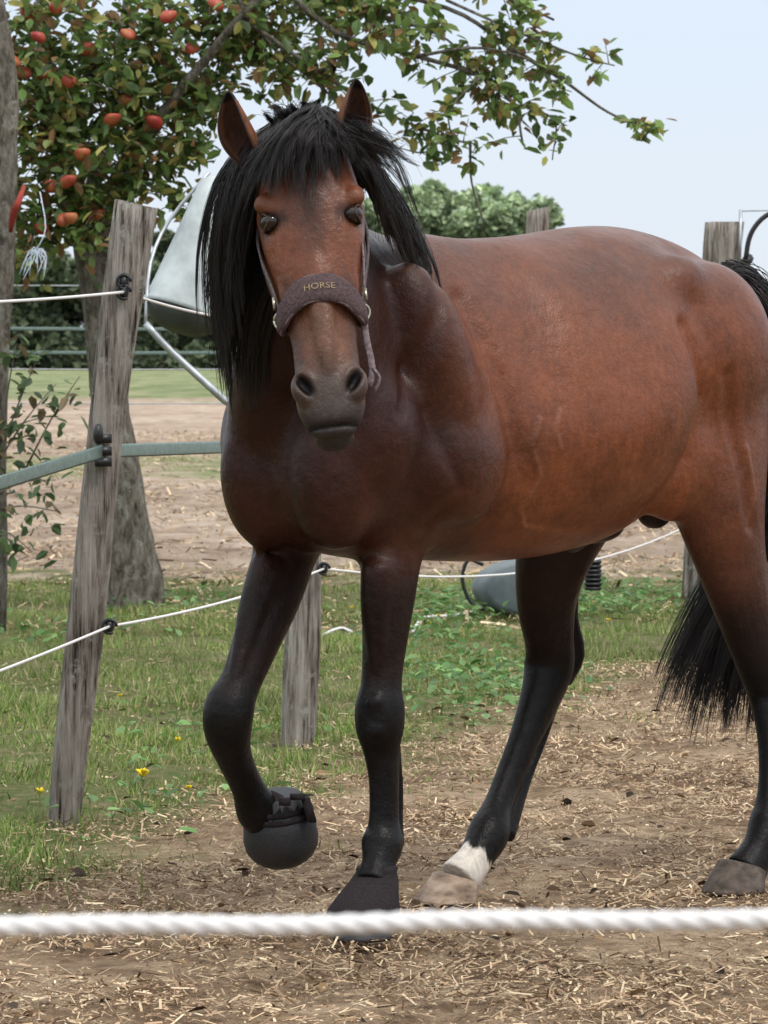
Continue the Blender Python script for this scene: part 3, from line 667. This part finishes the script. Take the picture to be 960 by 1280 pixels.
for sd in (1,-1):
    for up in (1,-1):
        c=hp_(sd*.090,ET,.048); pts=[]
        for k in range(9):
            u=-1+2*k/8; pts.append(c+HN*(u*.027)+HX*(sd*(.016*math.sqrt(max(0,1-u*u*.9))))-AX*(up*.019*math.sqrt(max(0,1-u*u))))
        A.tube(pts,[.0016+.0018*math.sin(math.pi*k/8) for k in range(9)],lat=AX,n=8,sub=2)
par(A.obj('eyelids',simple('lid_skin',(.045,.018,.011),.6)),horse)
m_ear,nt,bs=newmat('ear_fur'); a=nt.nodes.new('ShaderNodeVertexColor'); a.layer_name='Col'
nt.links.new(mix(nt,1.0,a.outputs[0],ramp(nt,noise(nt,90,4,.7,stretch=(1,1,.3)),[(.3,(.5,.5,.5)),(.7,(1.4,1.4,1.4))]),'MULTIPLY'),bs.inputs['Base Color']); bs.inputs['Roughness'].default_value=.7; bs.inputs['Specular IOR Level'].default_value=.2
def ear(bp,tp_,out,name):
    ax=(tp_-bp); L=ax.length; ax.normalize(); fr_=(Vector((out*.25,-1,0.0))); fr_=(fr_-ax*fr_.dot(ax)).normalized(); sd=ax.cross(fr_).normalized()
    if sd.x<0: sd=-sd
    V=[];C=[];nu,nvv=22,17
    for i in range(nu):
        u=i/(nu-1)*1.0; w=.043*(math.sin(math.pi*min(1,(u*.80+.17)))**.8)*(1-.25*u)
        if u>.97: w*=.35
        for j in range(nvv):
            q=j/(nvv-1)*2-1; an=q*(math.pi-math.radians(38+20*u))
            V.append(bp+ax*(u*L-.02)+sd*(w*math.sin(an))-fr_*(w*.95*math.cos(an)) +sd*(out*.014*math.sin(u*math.pi)))
            rim=abs(q)>.88 or u>.88; mid=abs(q)<.4
            C.append((.012,.008,.007) if rim else ((.06,.026,.016) if mid else (.15,.055,.026)))
    Fc=[(i*nvv+j,i*nvv+j+1,(i+1)*nvv+j+1,(i+1)*nvv+j) for i in range(nu-1) for j in range(nvv-1)]
    o=np_mesh(name,np.array([tuple(v) for v in V]),np.array(Fc),m_ear,np.array(C))
    sol=o.modifiers.new('t','SOLIDIFY'); sol.thickness=.005; sol.offset=0
    ss_=o.modifiers.new('s','SUBSURF'); ss_.levels=1; ss_.render_levels=1
    par(o,horse)
ear(W(312,192,8.59),W(281,104,8.57),-1,'ear_right'); ear(W(430,178,8.55),W(448,88,8.55),1,'ear_left')
def hoof(cp,gp,toe,r0,r1,mat,name):
    A=Acc(); side=Z.cross(toe).normalized(); rings=[]
    for u in (0,.06,.12,.3,.6,.9,1.0,1.0):
        c=cp.lerp(gp,u); r=r0+(r1-r0)*u
        if u<.05: r*=.88
        elif u<.08: r*=1.03
        if len(rings)==7: r*=.9
        ring=[]
        for a in np.linspace(0,2*math.pi,32,endpoint=False):
            ca,sa=math.cos(a),math.sin(a); fl=1.18 if ca>0 else .8
            p=c+toe*(r*ca*fl)+side*(r*sa*.97)
            p=p-Z*((ca)*-.014*(1-u))-Z*.006*(1-u)*(1-ca)
            ring.append(p)
        rings.append(ring)
    A.loft(rings); par(A.obj(name,mat),horse)
toe=FW.copy()
def gnd(px,d): p=W(px,445,d); p.z=.002; return p
tR=(toe+Vector((-.35,0,0))).normalized()
hoof(W(574,1094,9.65),gnd(562,9.57),tR,.058,.079,m_hoof,'hind_hoof_right')
hoof(W(931,1078,9.80),gnd(920,9.75),(toe+Vector((-.2,0,0))).normalized(),.060,.082,m_hoofd,'hind_hoof_left')
A=Acc(); rings=[]
t2_=(toe+Vector((-.2,0,0))).normalized(); side=Z.cross(t2_).normalized()
for (px,py,d,r,fl) in ((474,1081,9.03,.044,1),(473,1085,9.03,.053,1),(472,1090,9.03,.051,1),(470,1100,9.01,.060,1.02),(464,1118,8.99,.073,1.1),(459,1136,8.97,.086,1.15),(458,1140,8.97,.087,1.15),(458,1141,8.97,.07,1.1)):
    c=W(px,py,d); rings.append([c+t2_*(r*math.cos(a)*(fl if math.cos(a)>0 else .85))+side*(r*math.sin(a)*.95*(1+.04*math.sin(5*a))) for a in np.linspace(0,2*math.pi,32,endpoint=False)])
A.loft(rings); par(A.obj('bell_boot',m_cuff),horse)
c=W(462,1128,8.98); g=gnd(457,8.95); hoof(c,g,t2_,.058,.070,m_boot,'hoof_boot_left')
A=Acc(); c=W(350,1037,9.22); axb=Vector((.10,.25,-1)).normalized(); lb=axb.cross(Y).normalized(); fb2=axb.cross(lb).normalized()
rings=[]
for u,r in ((-.088,.050),(-.086,.060),(-.06,.068),(-.055,.076),(-.02,.088),(.02,.092),(.045,.088),(.065,.075),(.08,.055),(.088,.03)):
    rings.append([c+axb*u+lb*(r*math.cos(a)*.98)+fb2*(r*math.sin(a)) for a in np.linspace(0,2*math.pi,36,endpoint=False)])
A.loft(rings); par(A.obj('hoof_boot_right',m_boot),horse)
A=Acc()
for zz_,rr in ((-.062,.078),(-.045,.083)):
    pts=[c+axb*zz_+lb*(rr*math.cos(a))+fb2*(rr*math.sin(a)) for a in np.linspace(0,2*math.pi,25)]
    A.tube(pts,[(.007,.003)]*25,lat=axb,n=8,sub=1)
A.box(W(386,1012,9.15),(Vector((.3,0,-1)).normalized()*.030,X*.010,Y*.02)); A.box(W(372,996,9.12),(X*.018,Y*.01,Z*.007)); A.box(W(356,1002,9.11),(X*.014,Y*.01,Z*.009))
par(A.obj('boot_strap_right',m_cuff),horse)
A=Acc(); A.tube([W(330,1012,9.17),W(345,1022,9.2)],[.05,.056],n=18,sub=2,lat=X); par(A.obj('boot_cuff_right',m_cuff),horse)
# ---------------------------------------------------------------- halter
def nbt(a): return .555+.070*math.sin(abs(a))**2
A=Acc(); n_=29; pts=[math.radians(-98+196*k/(n_-1)) for k in range(n_)]
rings=[]
for a in pts:
    c=head(nbt(a),a,.012); nrm=(head(nbt(a),a,.03)-head(nbt(a),a,0)).normalized()
    ww=.033*(1-.35*(abs(a)/1.71)**3)*(1+.04*math.sin(a*9)); ring=[]
    for j in range(16):
        q=2*math.pi*j/16; cq,sq=math.cos(q),math.sin(q)
        ring.append(c+AX*(ww*math.copysign(abs(cq)**.7,cq))+nrm*(.012*math.copysign(abs(sq)**.9,sq)))
    rings.append(ring)
A.loft(rings); par(A.obj('halter_noseband',m_band),horse)
A=Acc()
for e in (-1,1):
    pp=[head(nbt(a),a,.014)+AX*(e*.029*(1-.35*(abs(a)/1.71)**3)) for a in pts]; A.tube(pp,[.0036]*len(pp),lat=AX,n=6,sub=1)
par(A.obj('halter_noseband_piping',m_lilac),horse)
A=Acc()
def strap(path,w=.011,th=.0025,o=.006):
    pp=[head(t,math.radians(a),o) for t,a in path]; full=[Vector(q) for q in catmull([list(p) for p in pp],5)]
    rings=[]
    for i,c_ in enumerate(full):
        t=(full[min(i+1,len(full)-1)]-full[max(i-1,0)]).normalized(); ctr=P0+AX*((c_-P0).dot(AX)); nrm=(c_-ctr); nrm=(nrm-t*nrm.dot(t)).normalized(); b=t.cross(nrm)
        rings.append([c_+b*w+nrm*th,c_-b*w+nrm*th,c_-b*w-nrm*th,c_+b*w-nrm*th])
    A.loft(rings)
for sd in (1,-1):
    strap([(.62,sd*84),(.50,sd*86),(.38,sd*92),(.25,sd*106),(.10,sd*118)],.010,.0025,.010)
    strap([(.62,sd*90),(.64,sd*120),(.64,sd*150),(.64,sd*180)],.010)
par(A.obj('halter_cheek_straps',m_strap),horse)
A=Acc()
A.tube([head(.62,math.radians(88),.012),hp_(.092,.70,-.01),hp_(.098,.80,-.02),hp_(.088,.86,-.03)],[(.008,.003)]*4,lat=HX,n=8); A.tube([hp_(.106,.38,.02),hp_(.104,.45,.02),hp_(.096,.60,.01)],[(.003,.009)]*3,lat=HX,n=8)
A.tube([hp_(.098,.80,-.02),hp_(.112,.84,-.02),hp_(.098,.88,-.03)],[.004]*3,lat=HN,n=6)
par(A.obj('halter_loose_strap',m_lilac),horse)
A=Acc()
def torus(c,n,R,r):
    n=n.normalized(); u=n.cross(Z).normalized(); v=n.cross(u); pts=[c+u*(R*math.cos(a))+v*(R*math.sin(a)) for a in np.linspace(0,2*math.pi,17)]; A.tube(pts,[r]*17,lat=n,n=8,sub=1)
for sd in (1,-1):
    c_=head(.625,math.radians(sd*80),.014); torus(c_,Vector((sd*.7,-1,0)),.018,.0032)
    A.box(head(.56,math.radians(sd*84),.016),(AX*.012,HN*.010,HX*.003))
par(A.obj('halter_rings',m_metal),horse)
cu=bpy.data.curves.new('txt','FONT'); cu.body='HORSE'; cu.size=.019; cu.align_x='CENTER'; cu.align_y='CENTER'
to=link(bpy.data.objects.new('t',cu)); dg=bpy.context.evaluated_depsgraph_get(); tm=bpy.data.meshes.new_from_object(to.evaluated_get(dg)); bpy.data.objects.remove(to)
for v in tm.vertices:
    x,y=v.co.x,v.co.y; w=.090
    a=math.asin(max(-1,min(1,x/w))); a=math.copysign(abs(math.sin(a))**(1/.82),a); a=math.asin(a)
    p=head(nbt(a),a,.0255)-AX*y; v.co=p
tm.materials.append(m_gold); par(link(bpy.data.objects.new('halter_lettering',tm)),horse)
# ---------------------------------------------------------------- hair
def hair(name,guides,n,jit,r0,r1,K=16,curl=.006,lenvar=.25,minl=.4,root=.25,npl=45):
    G=[np.array([np.array(q) for q in catmull([list(p) for p in g],6)]) for g in guides]
    def resamp(g,K,L):
        m=len(g); t=np.linspace(0,(m-1)*L,K); i=np.minimum(t.astype(int),m-2); f=(t-i)[:,None]; return g[i]*(1-f)+g[i+1]*f
    S=np.zeros((n,K,3)); tt=np.linspace(0,1,K)
    nc=max(1,int(n/npl)); coff=rng.normal(size=(nc,3)); cu_=rng.uniform(0,len(G)-1.001,nc); cl=1-lenvar*rng.random(nc)
    cph=rng.uniform(0,6.28,(nc,3)); cfr=rng.uniform(.4,1.2,nc)
    for k in range(n):
        ci=rng.integers(nc); cl_on=rng.random()<.88
        u=cu_[ci]+rng.normal(0,.05) if cl_on else rng.uniform(0,len(G)-1.001)
        u=min(max(u,0),len(G)-1.001)
        i=int(u); f=u-i; L=max(minl,(cl[ci] if cl_on else 1-lenvar*rng.random())*(1-.22*rng.random()))
        p=resamp(G[i],K,L)*(1-f)+resamp(G[i+1],K,L)*f
        conv=(1-.70*tt[:,None])
        o=coff[ci][None]*jit*(root+(1-root)*tt[:,None]**.7)+rng.normal(size=3)[None]*jit*.55*conv
        if cl_on: ph,fr=cph[ci]+rng.normal(0,.12,3),cfr[ci]; am=1.0
        else: ph,fr=rng.uniform(0,6.28,3),rng.uniform(.6,1.6); am=1.5
        wb=np.stack([np.sin(tt*6.28*fr+ph[0])-math.sin(ph[0]),np.sin(tt*6.28*fr+ph[1])-math.sin(ph[1]),(np.sin(tt*6.28*fr+ph[2])-math.sin(ph[2]))*.3],1)*curl*am
        S[k]=p+o+wb
    hc=bpy.data.hair_curves.new(name); hc.add_curves([K]*n)
    hc.attributes['position'].data.foreach_set('vector',S.astype(np.float32).ravel())
    ra=hc.attributes.get('radius') or hc.attributes.new('radius','FLOAT','POINT')
    ra.data.foreach_set('value',np.tile(np.linspace(r0,r1,K),n).astype(np.float32))
    hc.materials.append(m_hair); o=link(bpy.data.objects.new(name,hc)); par(o,horse)
def g(*p): return [W(*q) for q in p]
hair('mane_right',[
 g((354,160,8.60),(328,200,8.57),(312,250,8.585),(303,300,8.6),(304,360,8.62)),
 g((356,150,8.66),(316,195,8.62),(292,255,8.62),(284,340,8.66),(292,440,8.68)),
 g((367,148,8.74),(310,192,8.68),(280,250,8.68),(268,350,8.72),(280,500,8.76)),
 g((385,148,8.82),(325,190,8.78),(286,255,8.76),(270,360,8.80),(282,515,8.86)),
 g((410,165,8.90),(345,210,8.84),(298,290,8.80),(282,390,8.84),(294,525,8.88)),
 g((440,200,8.98),(380,250,8.86),(330,330,8.78),(308,420,8.80),(306,530,8.86)),
 g((460,220,9.0),(395,280,8.84),(345,350,8.76),(324,430,8.80),(322,515,8.86))],9500,.009,.0010,.0003,18,.007,.45,.4,.5,40)
hair('mane_left',[
 g((410,152,8.66),(442,190,8.68),(462,225,8.70),(470,262,8.74),(474,295,8.76)),
 g((414,152,8.70),(446,192,8.72),(470,240,8.76),(486,285,8.82),(500,330,8.87)),
 g((430,162,8.82),(458,204,8.81),(482,248,8.85),(502,294,8.92),(520,345,8.97)),
 g((455,190,8.95),(474,225,8.92),(494,265,8.95),(512,305,9.0),(528,350,9.03)),
 g((490,240,9.10),(500,265,9.06),(510,295,9.04),(520,325,9.05),(532,375,9.07)),
 g((515,285,9.25),(522,298,9.20),(528,320,9.17),(535,345,9.15),(545,385,9.16))],4200,.008,.0009,.0003,16,.006,.6,.25,.4,30)
hair('forelock',[
 g((392,146,8.60),(354,165,8.55),(322,202,8.52),(298,270,8.54)),
 g((394,144,8.59),(358,165,8.52),(332,202,8.49),(308,258,8.49)),
 g((395,143,8.58),(368,166,8.50),(346,202,8.48),(332,248,8.46)),
 g((398,143,8.57),(386,168,8.49),(374,205,8.46),(380,268,8.445)),
 g((400,144,8.57),(402,168,8.49),(406,195,8.475),(400,238,8.46)),
 g((402,146,8.58),(420,164,8.52),(436,188,8.51),(446,222,8.515)),
 g((404,148,8.60),(432,162,8.55),(458,182,8.555),(480,212,8.59)),
 g((404,150,8.62),(440,164,8.58),(472,184,8.60),(510,212,8.64))],5600,.008,.0009,.0002,14,.006,.70,.25,1.0,26)
hair('crown_hair',[
 g((340,178,8.60),(324,192,8.56),(314,212,8.55),(308,240,8.56)),
 g((352,163,8.60),(336,180,8.54),(324,203,8.53),(314,238,8.53)),
 g((365,150,8.60),(354,165,8.54),(342,188,8.51),(332,228,8.50))],1200,.007,.0009,.0003,12,.005,.5,.3,.7)
hair('forelock_flyaway',[
 g((400,150,8.60),(440,166,8.54),(482,190,8.54),(525,215,8.56)),
 g((404,150,8.60),(450,165,8.55),(490,190,8.56),(520,225,8.6)),
 g((400,152,8.60),(450,182,8.60),(495,230,8.70),(550,355,8.85))],700,.016,.0006,.0002,14,.014,.6)
hair('poll_tuft',[
 g((352,172,8.62),(344,152,8.62),(336,140,8.60),(326,136,8.58)),
 g((370,168,8.62),(366,146,8.62),(358,131,8.60),(347,126,8.58)),
 g((388,165,8.62),(386,146,8.62),(388,131,8.60),(394,126,8.58)),
 g((400,165,8.62),(404,149,8.62),(412,140,8.60),(422,138,8.58))],1500,.009,.0009,.0003,12,.007,.6)
hair('tail',[
 g((905,346,10.12),(930,356,10.12),(950,400,10.16),(978,480,10.22),(975,605,10.3),(905,712,10.32),(850,810,10.30),(816,890,10.3)),
 g((910,345,10.13),(935,358,10.14),(962,410,10.18),(990,500,10.26),(980,630,10.35),(918,735,10.32),(872,830,10.28),(850,915,10.28)),
 g((914,346,10.14),(940,362,10.15),(968,420,10.2),(998,520,10.28),(992,650,10.35),(936,755,10.3),(906,850,10.26),(892,930,10.26)),
 g((916,350,10.14),(938,374,10.12),(960,430,10.14),(990,530,10.2),(1000,680,10.3),(964,790,10.3),(945,860,10.25),(935,925,10.25)),
 g((916,350,10.14),(942,374,10.14),(968,430,10.16),(1000,530,10.2),(1010,680,10.3),(985,790,10.3),(968,860,10.25),(960,915,10.25))],13000,.022,.0012,.0004,22,.012,.26,.5)
# ---------------------------------------------------------------- light, sky, camera
w=bpy.data.worlds.new('World'); scene.world=w; w.use_nodes=True; nt=w.node_tree
sky=nt.nodes.new('ShaderNodeTexSky'); sky.sky_type='NISHITA'; sky.sun_disc=False
el=math.radians(55); az=math.radians(140)
sky.sun_elevation=el; sky.sun_rotation=az; sky.dust_density=3; sky.air_density=1
bg=nt.nodes['Background']
tc=nt.nodes.new('ShaderNodeTexCoord'); sx=nt.nodes.new('ShaderNodeSeparateXYZ'); nt.links.new(tc.outputs['Generated'],sx.inputs[0])
cl_=ramp(nt,sx.outputs[2],[(0.0,(.80,.86,.92)),(.09,(.71,.81,.94)),(.35,(.85,.93,1.0)),(1.0,(1,1,1))])
st_=ramp(nt,sx.outputs[2],[(0.0,(.56,.56,.56)),(.15,(.58,.58,.58)),(.6,(.85,.85,.85)),(1.0,(1,1,1))])
cl_=mix(nt,1.0,cl_,st_,'MULTIPLY'); cl_=mix(nt,1.0,cl_,(20.,20.,20.),'MULTIPLY')
mx=nt.nodes.new('ShaderNodeMix'); mx.data_type='RGBA'; mx.inputs[0].default_value=.88
nt.links.new(sky.outputs[0],mx.inputs[6]); nt.links.new(cl_,mx.inputs[7]); nt.links.new(mx.outputs[2],bg.inputs[0]); bg.inputs[1].default_value=.1
sd=bpy.data.lights.new('sun','SUN'); sd.energy=1.5; sd.angle=math.radians(11); sd.color=(1,.95,.88)
so=link(bpy.data.objects.new('sun',sd)); dirv=Vector((math.sin(az)*math.cos(el),math.cos(az)*math.cos(el),math.sin(el))); so.rotation_euler=dirv.to_track_quat('Z','Y').to_euler(); so.location=dirv*20
scene.view_settings.view_transform='Standard'; scene.view_settings.look='None'; scene.view_settings.exposure=0
cd=bpy.data.cameras.new('camera'); cam=link(bpy.data.objects.new('camera',cd)); cam.location=(0,0,CZ); cam.rotation_euler=(math.radians(90),0,0)
cd.sensor_fit='VERTICAL'; cd.sensor_height=36; cd.sensor_width=36; cd.lens=36*F/1280; cd.shift_y=-(640-HOR)/1280; cd.clip_end=5000
cd.dof.use_dof=True; cd.dof.focus_distance=9.0; cd.dof.aperture_fstop=20
scene.camera=cam
